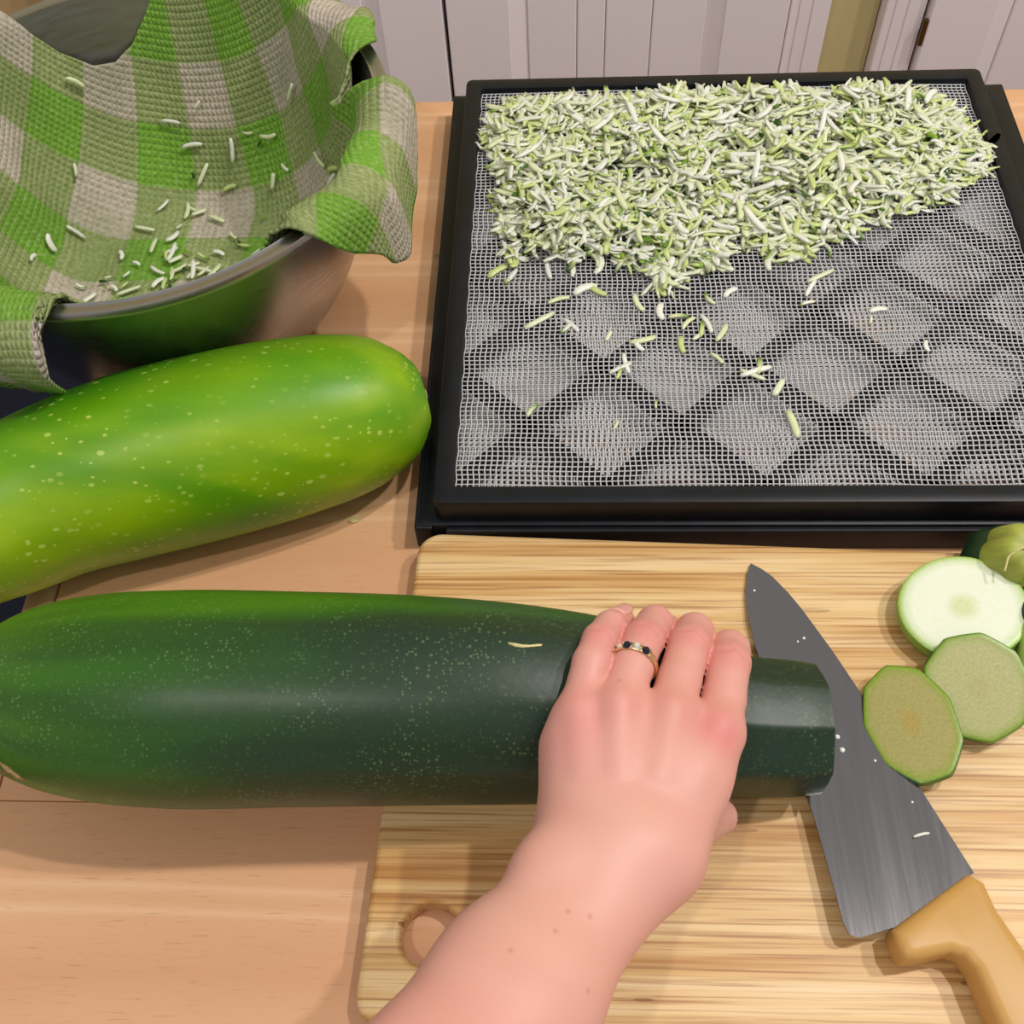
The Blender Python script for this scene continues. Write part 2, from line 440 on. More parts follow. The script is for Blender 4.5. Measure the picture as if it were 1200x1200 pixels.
def endcap(P0, dirv, r0, z0, prof):
    """append rounded blossom end: list of (distance, radius fraction)"""
    return [(P0[0] + dirv[0] * q, P0[1] + dirv[1] * q, z0, r0 * k) for q, k in prof]

# dark one on the board
dk = [(-.2925, .2085, .0655, .0), (-.2915, .2085, .0655, .009), (-.288, .2084, .0658, .0200), (-.281, .2082, .066, .0295), (-.270, .2080, .0664, .0372), (-.253, .2074, .067, .0440), (-.230, .2064, .0678, .0487),
      (-.1908, .2051, .0693, .0513), (-.1286, .206, .0683, .0503), (-.0669, .2062, .0669, .0489), (-.026, .2055, .0651, .0471),
      (.0106, .2043, .0621, .0441), (.0475, .2027, .0567, .0387), (.0886, .2004, .0507, .0330), (.1091, .2003, .0497, .0316), (.1195, .2006, .0490, .0300)]
me, _ = gourd('zucchini_body', dk, 110, 112, ([0, .55, .8, 1], [0, .08, .5, .75]), 3)
z1 = empty('zucchini', (-.09, .205, .018)); tag(z1, 'large dark green zucchini held under the hand on the board', 'zucchini')
zb = link('body', me, M['dark'], z1); shade_auto(zb, 50)
# dry scar on top, blossom scar marks at the blunt end
def on_dark(x, ang, k=1.004):
    st = np.array(dk); o = np.argsort(st[:, 0]); y, z, rr = [np.interp(x, st[o, 0], st[o, k]) for k in (1, 2, 3)]
    return Vector((x, y - math.sin(ang) * rr * k, z + math.cos(ang) * rr * k))
pts = [on_dark(-.026 + .026 * k / 8, -.18 + .02 * math.sin(k * .9)) for k in range(9)]
v, f = tube(pts, [.0006, .0011, .0010, .0008, .0010, .0008, .0007, .0008, .0004], 6); link('skin_scar', pymesh('skin_scar', v, f), M['scar'], z1, True)
for k, (x0, x1_, a0, a1) in enumerate(((-.274, -.256, 1.15, 1.45), (-.258, -.247, 1.2, 1.42), (-.279, -.275, .68, .85))):
    pts = [on_dark(x0 + (x1_ - x0) * i / 6, a0 + (a1 - a0) * i / 6, 1.022) for i in range(7)]
    v, f = tube(pts, [.0006, .0015, .002, .0015, .0017, .001, .0004], 6); link('skin_scar', pymesh('skin_scar', v, f), M['bark'], z1, True)

# light one on the table
lt = [(-.432, .255, .040, .0), (-.430, .256, .040, .013), (-.415, .265, .042, .022), (-.385, .283, .045, .033), (-.345, .308, .047, .0425), (-.3203, .3238, .0483, .0475), (-.294, .3386, .0498, .0498), (-.2517, .3541, .053, .053),
      (-.2044, .3688, .0535, .0535), (-.1568, .3843, .0522, .0516), (-.1330, .3925, .051, .0488), (-.1150, .3990, .0503, .0440), (-.1020, .4035, .0499, .0375), (-.0935, .4068, .0497, .0298), (-.0880, .4088, .0496, .0215), (-.0850, .4099, .0495, .012), (-.0842, .4102, .0495, .0)]
me, LP = gourd('zucchini_body', lt, 110, 96, ([0, .2, .5, 1], [.5, .2, 0, 0]), 5)
z2 = empty('zucchini', (-.22, .36, 0)); tag(z2, 'bright lime green speckled zucchini lying in front of the steel bowl', 'zucchini')
shade_auto(link('body', me, M['lime'], z2), 50)
v, f = lathe([(.0005, .0016), (.0022, .0018), (.0034, .0012), (.0042, .0006), (.0044, -.002)], 16)
sc = pymesh('blossom_scar', v, f); sc.transform(Matrix.Translation((-.0850, .4099, .0495)) @ Vector((.95, .32, 0)).to_track_quat('Z', 'Y').to_matrix().to_4x4())
link('blossom_scar', sc, M['scar'], z2, True)

# ------------------------------------------------------------------ steel bowl
BC = (-.263, .542); BR = .151; BH = .145
TA = .74
def prof(t, off=0):
    rr = .082 + (BR - .082) * math.sin(t * TA) / math.sin(TA); z = .002 + (BH - .002) * (1 - math.cos(t * TA)) / (1 - math.cos(TA))
    return rr, z
outer = [(.0004, .002)] + [(.03, .002)] + [prof(k / 28) for k in range(29)]
rim = [(BR + .001, BH + .0005), (BR + .004, BH + .002), (BR + .0072, BH + .0018), (BR + .0082, BH - .001), (BR + .0076, BH - .003), (BR + .003, BH - .0035)]
inner = [(prof(k / 28)[0] - .0012, prof(k / 28)[1] + .0014) for k in range(28, -1, -1)] + [(.03, .0034), (.0004, .0034)]
outl = outer[:-1] + [(BR - .0002, BH - .004)] + [rim[5], rim[4], rim[3], rim[2], rim[1], rim[0]] + inner
v, f = lathe(outl, 128)
me = pymesh('mixing_bowl', v, f); bw = link('mixing_bowl', me, M['steel']); bw.location = (*BC, 0); shade_auto(bw, 50)
tag(bw, 'stainless steel mixing bowl lined with a checked towel', 'bowl')

# ------------------------------------------------------------------ towel lining the bowl
EXT = [(-180, .07), (-150, .085), (-125, .105), (-112, .105), (-104, .105), (-98, .10), (-95, .092), (-92.5, .06), (-91, .012), (-89.5, -.006), (-86, -.012), (-60, -.014), (-47, -.010), (-43, .004), (-39, .03), (-33, .055), (-24, .080), (-12, .074), (-2, .062), (4, .045), (8, .012), (11, -.012), (18, -.016),
       (22, .0), (26, .024), (32, .030), (45, .028), (60, .03), (82, .035), (90, .02), (95, .0), (100, -.018), (106, -.036), (112, -.044), (119, -.042), (126, -.028), (131, -.01), (134, .006), (137, .03), (150, .06), (180, .07)]
KAP = [(-180, 2200), (-95, 2200), (-60, 3000), (-30, 3200), (0, 3000), (20, 2600), (60, 1500), (100, 2200), (180, 2200)]
ein = np.array(EXT, float); kin = np.array(KAP, float)
# inner path: floor + wall, offset off the steel
ipath = [(0, .0105), (.02, .0104), (.04, .011)] + [(prof(k / 30)[0] - .0058, prof(k / 30)[1] + .0075 - .004 * k / 30) for k in range(1, 31)]
ipath = np.array(ipath); il = np.r_[0, np.cumsum(np.linalg.norm(np.diff(ipath, axis=0), axis=1))]; LIN = il[-1]
OZ = [prof(k / 28)[1] for k in range(29)]; OR_ = [prof(k / 28)[0] for k in range(29)]
def towel_pt(phi, s):
    dg = math.degrees(phi)
    fold = math.exp(-((dg - 15) / 5.5) ** 2)
    fold2 = math.exp(-((dg - 3) / 5) ** 2)
    if s <= LIN:
        rr = np.interp(s, il, ipath[:, 0]); z = np.interp(s, il, ipath[:, 1])
        u = s / LIN
        rip = .0022 * (1 + math.sin(9 * phi + 2.0 * u)) * min(1, u * 1.5) + .0016 * (1 + math.sin(17 * phi + 5 * u + 1)) * u
        if -100 < dg < -40: rip *= .5
        rr -= rip; z += .35 * rip
        rr -= .024 * fold * max(0, (u - .45) / .55) ** 1.3
    else:
        q = s - LIN; k = math.radians(np.interp(dg, kin[:, 0], kin[:, 1]))
        r0 = ipath[-1, 0] - .0022 * (1 + math.sin(9 * phi + 2.0)) * (0 if -100 < dg < -40 else 1) - .0016 * (1 + math.sin(17 * phi + 6)) * (.5 if -100 < dg < -40 else 1)
        r0 -= .024 * fold
        z0 = ipath[-1, 1]
        lift = .010
        # climb over the rim, then out and down
        n = 24; rr, z = r0, z0; a0 = math.radians(62)
        st = q / n; acc = 0
        for i in range(n):
            acc += st
            if acc < .014: a = a0 * (1 - acc / .014)
            else: a = -min(math.radians(118 if dg < -60 else 84), (acc - .014) * k)
            rr += math.cos(a) * st; z += math.sin(a) * st
        need = max(0, (BR + .0115 - r0))
        w = math.sin(phi * 11 + 1.3) * .006 * min(1, q / .05) + math.sin(phi * 23) * .003 * min(1, q / .05)
        if dg > -60: z += w + .010 * fold2 * min(1, q / .02); 
        rr += .5 * abs(w)
        if acc > .016 and z < BH + .004:
            rr = max(rr, BR + .0115) if z > BH - .008 else max(rr, float(np.interp(z, OZ, OR_)) + .007)
    return Vector((BC[0] + rr * math.cos(phi), BC[1] + rr * math.sin(phi), z))
NP, NS = 440, 110
tv = []; tf = []; tuv = []
for i in range(NP):
    phi = -math.pi + 2 * math.pi * i / NP
    L = LIN + np.interp(math.degrees(phi), ein[:, 0], ein[:, 1])
    for j in range(NS):
        s = .004 + (L - .004) * j / (NS - 1)
        tv.append(towel_pt(phi, s)); tuv.append((s * math.cos(phi), s * math.sin(phi)))
for i in range(NP):
    for j in range(NS - 1):
        a, b = i * NS + j, ((i + 1) % NP) * NS + j
        tf.append((a, b, b + 1, a + 1))
tv.append(Vector((BC[0], BC[1], .0105))); tuv.append((0, 0)); ci = len(tv) - 1
for i in range(NP): tf.append((ci, ((i + 1) % NP) * NS, i * NS))
me = pymesh('towel', tv, tf); uvl = me.uv_layers.new(name='UVMap'); 
ids = np.zeros(len(me.loops), int); me.loops.foreach_get('vertex_index', ids); uvl.data.foreach_set('uv', np.array(tuv)[ids].astype(np.float32).ravel())
tw = link('kitchen_towel', me, M['towel'], None, True); tag(tw, 'green and beige checked waffle towel draped inside the steel bowl', 'towel')
md = tw.modifiers.new('thick', 'SOLIDIFY'); md.thickness = .0026; md.offset = 1.0; md.thickness_clamp = 1.2; md.use_rim = True

# ------------------------------------------------------------------ drying trays
def tray(label, x0, x1, y0, y1, z0, z1, fw_, group, sheet, cx, cy, sw):
    t = empty('drying_tray', ((x0 + x1) / 2, (y0 + y1) / 2, z0)); tag(t, label, 'tray', group)
    outp = rounded(x0, x1, y0, y1, .005, 4); inp = rounded(x0 + fw_, x1 - fw_, y0 + fw_, y1 - fw_, .002, 4)
    fr = link('frame', bm_mesh('frame', prism_bm(outp, z0, z1, inp, .0012, 2)), M['black'], t); shade_auto(fr, 35)
    # diagonal lattice bars
    ix0, ix1, iy0, iy1 = x0 + fw_ * .6, x1 - fw_ * .6, y0 + fw_ * .6, y1 - fw_ * .6
    zl0, zl1 = z1 - .012, z1 - .0068
    pitch = .0915
    for sgn in (1, -1):
        for k in range(-12, 13):
            # line through (cx + k*pitch, cy) with direction (1, sgn)
            ax = cx + k * pitch
            ts = sorted([(ix0 - ax), (ix1 - ax)]); tsy = sorted([(iy0 - cy) * sgn, (iy1 - cy) * sgn])
            t0, t1 = max(ts[0], tsy[0]), min(ts[1], tsy[1])
            if t1 - t0 < .01: continue
            a = Vector((ax + t0, cy + sgn * t0, 0)); b = Vector((ax + t1, cy + sgn * t1, 0)); n = Vector((-sgn, 1, 0)).normalized() * .0052
            # keep bar ends inside the frame
            vv = [Vector((p.x, p.y, z)) + o for z in (zl0, zl1) for (p, o) in ((a, -n), (b, -n), (b, n), (a, n))]
            for q in vv: q.x = min(max(q.x, x0 + .001), x1 - .001); q.y = min(max(q.y, y0 + .001), y1 - .001)
            link('lattice_bar', pymesh('lattice_bar', vv, [(3, 2, 1, 0), (4, 5, 6, 7), (0, 1, 5, 4), (1, 2, 6, 5), (2, 3, 7, 6), (3, 0, 4, 7)]), M['black'], t)
    # plastic mesh sheet: strands joined into one part
    sx0, sx1, sy0, sy1 = sheet; zs = z1 - .0058
    N = 108; V = []; F = []
    def zz(x, y): return zs + .0012 + .0011 * math.sin(x * 31 + 1) * math.sin(y * 27 + 2)
    def strand(pts, wd, h, ax):
        base = len(V)
        for p in pts:
            for (o, q) in ((-wd, 0), (0, h), (wd, 0), (0, -h)):
                V.append((p[0] + (o if ax == 0 else 0), p[1] + (o if ax == 1 else 0), p[2] + q))
        for i in range(len(pts) - 1):
            for k in range(4):
                F.append((base + i * 4 + k, base + i * 4 + (k + 1) % 4, base + (i + 1) * 4 + (k + 1) % 4, base + (i + 1) * 4 + k))
    for i in range(N + 1):
        x = sx0 + (sx1 - sx0) * i / N; y = sy0 + (sy1 - sy0) * i / N
        strand([(x + .0005 * math.sin(q * 2 + i * .11), sy0 + (sy1 - sy0) * q / 54, zz(x, sy0 + (sy1 - sy0) * q / 54) + .0002) for q in range(55)], sw, .0005, 0)
        strand([(sx0 + (sx1 - sx0) * q / 54, y + .0004 * math.sin(q * .4 + i * .07), zz(sx0 + (sx1 - sx0) * q / 54, y) - .0002) for q in range(55)], sw, .0005, 1)
    ms = link('mesh_liner', pymesh('mesh_liner', V, F), M['mesh'] if sw < .0006 else M['mesh2'], t, True); ms['kind'] = 'stuff'; ms['label'] = 'clear plastic mesh liner'
    return t
tray('black drying tray with mesh liner holding the grated heap', -.0762, .3122, .3380, .7330, .0215, .040, .0118, 'stacked drying trays', (-.0640, .2998, .3500, .7205), .161, .3985, .00046)
low = tray('black drying tray underneath, wider than the one stacked on it', -.0865, .3350, .3350, .7400, .0, .0212, .016, 'stacked drying trays', (-.072, .32, .349, .725), .161, .3985, .0009)
box('front_lip', (-.0700, .3315, .0005), (.3300, .3350, .0200), M['black'], low, .001, 2)
box('side_rail', (-.0885, .3330, .0), (-.0780, .7405, .0208), M['black'], low, .001, 2)
box('side_rail', (.3260, .3330, .0), (.3370, .7405, .0208), M['black'], low, .001, 2)

# ------------------------------------------------------------------ grated zucchini
PAL = [lin(246, 249, 226), lin(236, 244, 196), lin(248, 249, 236), lin(218, 233, 152), lin(238, 244, 210)]
SKIN = [lin(96, 140, 34), lin(44, 82, 18), lin(140, 176, 58)]
def shred_geo(g, L, wd, th, curl, tw_=0.0, nseg=5):
    v = []; s = np.linspace(-.5, .5, nseg + 1)
    for q in s:
        a = q * curl; R = L / curl if abs(curl) > .05 else None
        if R: x, y = R * math.sin(a), R * (1 - math.cos(a))
        else: x, y = q * L, 0
        tap = 1 - (abs(q) * 2) ** 5 * .42; tx = tw_ * q
        nx, ny = -math.sin(a), math.cos(a)
        for (o, z) in ((-.5, -.5), (.5, -.5), (.4, .5), (-.4, .5)):
            oo = o * wd * tap; zz = z * th
            o2 = oo * math.cos(tx) - zz * math.sin(tx); z2 = oo * math.sin(tx) + zz * math.cos(tx)
            v.append((x + nx * o2, y + ny * o2, z2 + abs(q) ** 2 * L * .12 * tw_))
    f = [(i * 4 + k, i * 4 + (k + 1) % 4, (i + 1) * 4 + (k + 1) % 4, (i + 1) * 4 + k) for i in range(nseg) for k in range(4)]
    f += [(3, 2, 1, 0), tuple(nseg * 4 + k for k in range(4))]
    return np.array(v), f
def shred_cols(n, kind):
    base = np.array(PAL[random.randrange(len(PAL))]) * random.uniform(.9, 1.04); c = np.tile(base, (n, 1)); u = np.linspace(0, 1, n)[:, None]
    if kind == 1:
        sk = np.array(SKIN[random.randrange(3)]); k = np.clip((u - .55) * 3, 0, 1); k = k if random.random() < .5 else k[::-1]; c = c * (1 - k) + sk * k
    if kind == 2: c = np.tile(np.array(SKIN[random.choice([0, 1, 1, 2])]), (n, 1))
    return c
HEAP = [(-.067, .662), (-.060, .690), (-.040, .712), (.02, .716), (.06, .713), (.12, .720), (.18, .717), (.235, .718), (.268, .712), (.290, .688), (.306, .640), (.297, .612), (.262, .588), (.226, .570), (.205, .566), (.188, .548), (.165, .540), (.150, .528),
        (.138, .532), (.118, .540), (.105, .530), (.090, .520), (.068, .498), (.058, .502), (.045, .524), (.022, .534), (.004, .528), (-.020, .540), (-.040, .530), (-.048, .552), (-.052, .585), (-.048, .610), (-.056, .640)]
hp = np.array(HEAP)
def inside(x, y):
    c = False; n = len(hp); j = n - 1
    for i in range(n):
        if (hp[i][1] > y) != (hp[j][1] > y) and x < (hp[j][0] - hp[i][0]) * (y - hp[i][1]) / (hp[j][1] - hp[i][1]) + hp[i][0]: c = not c
        j = i
    return c
def edge_d(x, y):
    p = np.array((x, y)); a = hp; b = np.roll(hp, -1, 0); t = np.clip(((p - a) * (b - a)).sum(1) / ((b - a) ** 2).sum(1), 0, 1)
    return np.linalg.norm(a + (b - a) * t[:, None] - p, axis=1).min()
bumps = [(random.uniform(-.06, .30), random.uniform(.52, .72), random.uniform(.010, .022)) for _ in range(46)]
holes = [(.045, .615, .016), (.020, .648, .010), (-.012, .655, .012), (.115, .640, .009), (.150, .585, .010), (.205, .625, .010), (.085, .585, .009), (.230, .660, .008), (-.035, .575, .007), (.262, .688, .008), (.12, .7, .008), (.19, .695, .007)]
def heap_h(x, y):
    e = edge_d(x, y); h = .0085 * min(1, e / .022)
    for bx, by, br in bumps: h += .0055 * math.exp(-((x - bx) ** 2 + (y - by) ** 2) / br ** 2) * min(1, e / .015)
    for bx, by, br in holes: h *= 1 - .93 * math.exp(-(((x - bx) ** 2 + (y - by) ** 2) / br ** 2) ** 2)
    return h
ZM = .0362
HV, HF, HC = [], [], []
tops = []
cnt = 0
while cnt < 4300:
    x, y = random.uniform(-.07, .31), random.uniform(.495, .722)
    if not inside(x, y): continue
    h = heap_h(x, y)
    if h < .0022 and random.random() < .88: continue
    L = random.uniform(.006, .027); wd = random.uniform(.0018, .0050); u = random.random() ** .7
    kind = 0 if random.random() < .80 else (1 if random.random() < .75 else 2)
    if kind == 2: L *= .6; wd *= .8
    v, f = shred_geo(None, L, wd, random.uniform(.0008, .0012), random.uniform(-2.4, 2.4), random.uniform(-.9, .9))
    Rm = np.array(Matrix.Rotation(random.uniform(0, 6.28), 3, 'Z') @ Matrix.Rotation(random.gauss(0, .30), 3, 'X') @ Matrix.Rotation(random.gauss(0, .26) * min(1, h / .006), 3, 'Y'))
    p = v @ Rm.T + np.array([x, y, ZM + .001 + h * u]); p[:, 2] = np.maximum(p[:, 2], np.where((p[:, 0] > .2985) | (p[:, 0] < -.0630) | (p[:, 1] > .7190), .0405, ZM + .0003))
    if u > .93 and kind != 2 and L > .014 and h > .004: tops.append((x, y, ZM + .0025 + h))
    b = len(HV) * 1
    base = cnt * len(v)
    HV.append(p); HF += [tuple(i + base for i in q) for q in f]; HC.append(shred_cols(len(v), kind)); cnt += 1
HV = np.concatenate(HV); me = pymesh('grated_zucchini', HV, HF); set_tint(me, np.concatenate(HC))
hs = link('grated_zucchini_heap', me, M['shred'], None, True); tag(hs, 'heap of pale green grated zucchini spread over the back of the tray', 'grated zucchini', None, 'stuff')

# single shreds share a few meshes
def variant(kind, L, wd, curl):
    v, f = shred_geo(None, L, wd, .0013, curl, random.uniform(-.3, .3)); me = pymesh('zucchini_shred', v, f); set_tint(me, shred_cols(len(v), kind)); me.materials.append(M['shred'])
    me.polygons.foreach_set('use_smooth', [True] * len(me.polygons)); return me
VAR = [variant(0, random.uniform(.012, .021), random.uniform(.0028, .0044), random.uniform(-1.4, 1.4)) for _ in range(10)]
VARG = [variant(1, random.uniform(.009, .016), random.uniform(.0026, .0042), random.uniform(-1, 1)) for _ in range(5)]
VARD = [variant(2, random.uniform(.004, .008), random.uniform(.0022, .0034), random.uniform(-1, 1)) for _ in range(4)]
def shred(me, loc, rot, label, group, sc=1.0):
    o = bpy.data.objects.new('zucchini_shred', me); COL.objects.link(o)
    o.matrix_world = Matrix.Translation(loc) @ rot.to_4x4() @ Matrix.Scale(sc, 4)
    tag(o, label, 'zucchini shred', group); return o
random.shuffle(tops)
for (x, y, z) in tops[:150]:
    shred(random.choice(VAR), (x, y, z), Matrix.Rotation(random.uniform(0, 6.28), 3, 'Z') @ Matrix.Rotation(random.gauss(0, .22), 3, 'X') @ Matrix.Rotation(random.gauss(0, .2), 3, 'Y'),
          'pale grated zucchini shred lying on top of the heap', 'shreds on the heap', random.uniform(.9, 1.25))
# loose pieces on the open mesh: (x, y, heading deg, kind, scale)
LOOSE = [(.1285, .4235, 60, 0, 1.1), (.1345, .3955, 100, 0, 1.15), (.116, .437, 20, 0, 1), (.119, .441, 80, 1, .9), (.114, .434, 150, 0, .8), (-.021, .4075, 55, 1, .8), (.0335, .4405, 30, 0, .9), (.037, .444, 100, 0, .8), (.033, .436, 70, 1, .7),
         (.086, .472, 80, 1, .9), (.090, .477, 110, 0, .9), (.083, .466, 40, 0, .7), (.0985, .4685, 60, 0, .9), (.072, .459, 95, 0, .9), (.0485, .463, 15, 0, 1), (.027, .467, 65, 0, .7), (.045, .4585, 120, 0, .8), (.0005, .474, 50, 1, 1), (.004, .477, 130, 0, .8), (-.017, .481, 35, 0, 1.1),
         (-.005, .500, 20, 0, .9), (.012, .510, 25, 0, 1.3), (.020, .507, 140, 0, 1), (.060, .488, 90, 0, 1.1), (.072, .484, 0, 1, .9), (.077, .478, 50, 0, .8), (.046, .4955, 110, 0, 1), (.198, .488, 10, 0, .9), (.192, .4775, 70, 1, .7), (.222, .456, 90, 0, .7), (.154, .494, 20, 1, .8), (.166, .518, 30, 0, 1), (.158, .507, 60, 0, .8), (.106, .505, 40, 0, .9), (.092, .498, 120, 1, .8), (.054, .4115, 80, 1, .5), (.030, .3955, 70, 0, .5), (.094, .448, 130, 0, .7), (-.046, .527, 40, 0, 1.1), (-.036, .521, 60, 1, 1), (-.012, .527, 100, 0, 1)]
for (x, y, a, k, sc) in LOOSE:
    shred(random.choice(VARG if k else VAR), (x, y, ZM + .0012), Matrix.Rotation(math.radians(a), 3, 'Z') @ Matrix.Rotation(random.gauss(0, .1), 3, 'X'),
          'grated shred with a green tip lying loose on the open mesh liner' if k else 'all pale grated shred lying loose on the open mesh liner', 'loose shreds on the mesh', sc)
# shreds clinging to the towel
def towel_frame(phi, s):
    p = towel_pt(phi, s); a = towel_pt(phi + .01, s) - p; b = towel_pt(phi, s + .002) - p
    n = a.cross(b).normalized()
    if n.z < 0 and s < LIN * .6: n = -n
    c = Vector((BC[0], BC[1], .25))
    if n.dot(c - p) < 0: n = -n
    return p, n
def place_towel(phi, s, me, sc, label, group):
    p, n = towel_frame(phi, s); q = n.to_track_quat('Z', 'Y').to_matrix() @ Matrix.Rotation(random.uniform(0, 6.28), 3, 'Z')
    return shred(me, p + n * .0042, q, label, group, sc)
k = 0
while k < 108:
    if k < 78: px_, py_ = random.gauss(-.005, .045), random.gauss(.005, .036)
    else: px_, py_ = random.uniform(-.14, .15), random.uniform(-.02, .16)
    s = math.hypot(px_, py_); 
    if s < .004: continue
    phi = math.atan2(py_, px_)
    if s > LIN + np.interp(math.degrees(phi), ein[:, 0], ein[:, 1]) - .012: continue
    rr = random.random()
    me = random.choice(VAR) if rr < .66 else random.choice(VARG) if rr < .80 else random.choice(VARD)
    dark_ = rr >= .80
    place_towel(phi, s, me, random.uniform(.55, 1.0), 'dark green bit of zucchini skin stuck to the checked towel' if dark_ else 'green tipped grated shred stuck to the checked towel' if rr >= .66 else 'all pale grated shred stuck to the checked towel', 'dark skin bits on the towel' if dark_ else 'shreds stuck to the towel'); k += 1

# ------------------------------------------------------------------ knife
kn = empty('chef_knife', (.145, .19, .018)); tag(kn, 'chef knife with a wide steel blade and ivory coloured handle', 'knife')
BL = [(.1034, .3101), (.1092, .3062), (.1143, .3013), (.1215, .2912), (.128, .2799), (.1405, .2543), (.1521, .2277), (.167, .1892), (.1875, .1385), (.1474, .1137), (.1314, .1090), (.1285, .1092), (.1262, .1106), (.1245, .1160), (.1231, .1273), (.1181, .1652), (.1086, .2087), (.1005, .2566), (.0985, .2750), (.0987, .2900), (.1008, .3029)]
def lift(y): return .0192 + (.310 - y) * .055
def sd_ratio(x, y):  # distance from spine -> blade thickness
    return 1
bm = bmesh.new(); n = len(BL); cxy = (.140, .19)
top, bot = [], []
spine = set(range(0, 9))
for i, (x, y) in enumerate(BL):
    th = .0008
    top.append(bm.verts.new((x, y, lift(y) + th))); bot.append(bm.verts.new((x, y, lift(y) - th)))
bm.faces.new(top); bm.faces.new(bot[::-1])
for i in range(n): bm.faces.new((top[i], bot[i], bot[(i + 1) % n], top[(i + 1) % n]))
bmesh.ops.triangulate(bm, faces=[f_ for f_ in bm.faces if len(f_.verts) > 4])
link('blade', bm_mesh('blade', bm), M['blade'], kn)
HD = [(.1440, .1115), (.1640, .1245), (.1835, .1370), (.1895, .1330), (.1922, .1205), (.1985, .1065), (.2090, .0820), (.2180, .0500), (.2250, .0150), (.2330, .0020), (.2290, -.0120), (.2120, -.0140), (.2040, -.0050), (.1975, .0250), (.1900, .0480), (.1807, .0741), (.1760, .0950), (.1728, .1005), (.1680, .1020), (.1532, .0987), (.1475, .0985), (.1445, .1040)]
bm = prism_bm(HD, .0186, .0405, None, .0055, 4)
for vt in bm.verts:      # slimmer at the bolster
    k_ = max(0, min(1, (vt.co.y - .09) / .045)); vt.co.z = .0188 + (vt.co.z - .0186) * (1 - .22 * k_) 
hd = link('handle', bm_mesh('handle', bm), M['ivory'], kn); shade_auto(hd, 60)
# juice drops and a seed left on the blade
for i, (x, y, rr) in enumerate(((.1335, .2145, .0016), (.1355, .2055, .0013), (.1368, .1985, .0014), (.1325, .2260, .0009), (.1265, .2620, .0008), (.1230, .2600, .0006), (.1035, .2920, .0007), (.152, .193, .0007), (.166, .172, .0006))):
    bm = bmesh.new(); bmesh.ops.create_icosphere(bm, subdivisions=2, radius=rr)
    for vt in bm.verts: vt.co = Vector((vt.co.x + x, vt.co.y + y, vt.co.z * .6 + lift(y) + .0009))
    link('juice_drop', bm_mesh('juice_drop', bm), M['drop'], kn, True)
o = shred(VAR[3], (.1668, .1560, lift(.156) + .0017), Matrix.Rotation(.25, 3, 'Z'), 'pale zucchini sliver stuck on the knife blade', None, .45)

# ------------------------------------------------------------------ zucchini slices and end pieces
def slice_mesh(name, ra, rb, th, nf, facet, tone, dome=0.0, rot0=.2):
    n = 72; v = []; c = []; rings = [(0, .5), (.12, .5), (.3, .5), (.55, .5), (.78, .5), (.90, .5), (.965, .5), (1.0, .44), (1.02, 0), (1.0, -.44), (.95, -.5), (0, -.5)]
    flesh, mid, rind, edge = tone
    for (k, h) in rings:
        for i in range(n):
            a = 2 * math.pi * i / n; q = 2 * math.pi / nf
            poly = math.cos(q / 2) / math.cos(((a + rot0) % q) - q / 2); rr = (1 - facet) + facet * poly * 1.02
            v.append((ra * k * rr * math.cos(a), rb * k * rr * math.sin(a), th * h + dome * (1 - k * k)))
            if h == .5:
                if k <= .12: col = mid
                elif k < .8: col = flesh
                elif k < .93: col = tuple(.55 * x + .45 * y for x, y in zip(flesh, rind))
                else: col = rind
            else: col = edge
            jit = 1.0; c.append([x * jit for x in col])
    f = [(i * n + k, i * n + (k + 1) % n, (i + 1) * n + (k + 1) % n, (i + 1) * n + k) for i in range(len(rings) - 1) for k in range(n)]
    me = pymesh(name, v, f); bm = bmesh.new(); bm.from_mesh(me); 
    bmesh.ops.recalc_face_normals(bm, faces=bm.faces); bm.to_mesh(me); bm.free(); set_tint(me, c); return me
def put_slice(label, me, loc, rot):
    o = link('zucchini_slice', me, M['slice']); shade_auto(o, 45); o.matrix_world = Matrix.Translation(loc) @ rot; tag(o, label, 'zucchini slice', 'zucchini slices on the board'); return o
RX, RY, RZ = (lambda a: Matrix.Rotation(math.radians(a), 4, 'X')), (lambda a: Matrix.Rotation(math.radians(a), 4, 'Y')), (lambda a: Matrix.Rotation(math.radians(a), 4, 'Z'))
put_slice('round pale zucchini slice with a thin light rind', slice_mesh('zucchini_slice', .0325, .0300, .010, 12, .12, (lin(234, 240, 216), lin(214, 220, 168), lin(176, 204, 120), lin(142, 180, 70))), (.2090, .2745, .0310), RX(3) @ RY(-8))
TN = (lin(172, 172, 116), lin(170, 168, 108), lin(128, 156, 52), lin(70, 116, 14))
put_slice('eight sided zucchini slice with green rind leaning on the pale round slice', slice_mesh('zucchini_slice', .0255, .0275, .006, 9, .75, TN), (.2060, .2290, .0345), RX(17) @ RY(-9) @ RZ(10))
put_slice('eight sided zucchini slice with green rind beside the knife blade', slice_mesh('zucchini_slice', .0220, .0315, .006, 9, .75, (lin(164, 158, 96), lin(170, 152, 80), lin(130, 158, 40), lin(62, 108, 12)), rot0=.5), (.1720, .2115, .0290), RY(-16) @ RX(3) @ RZ(12))

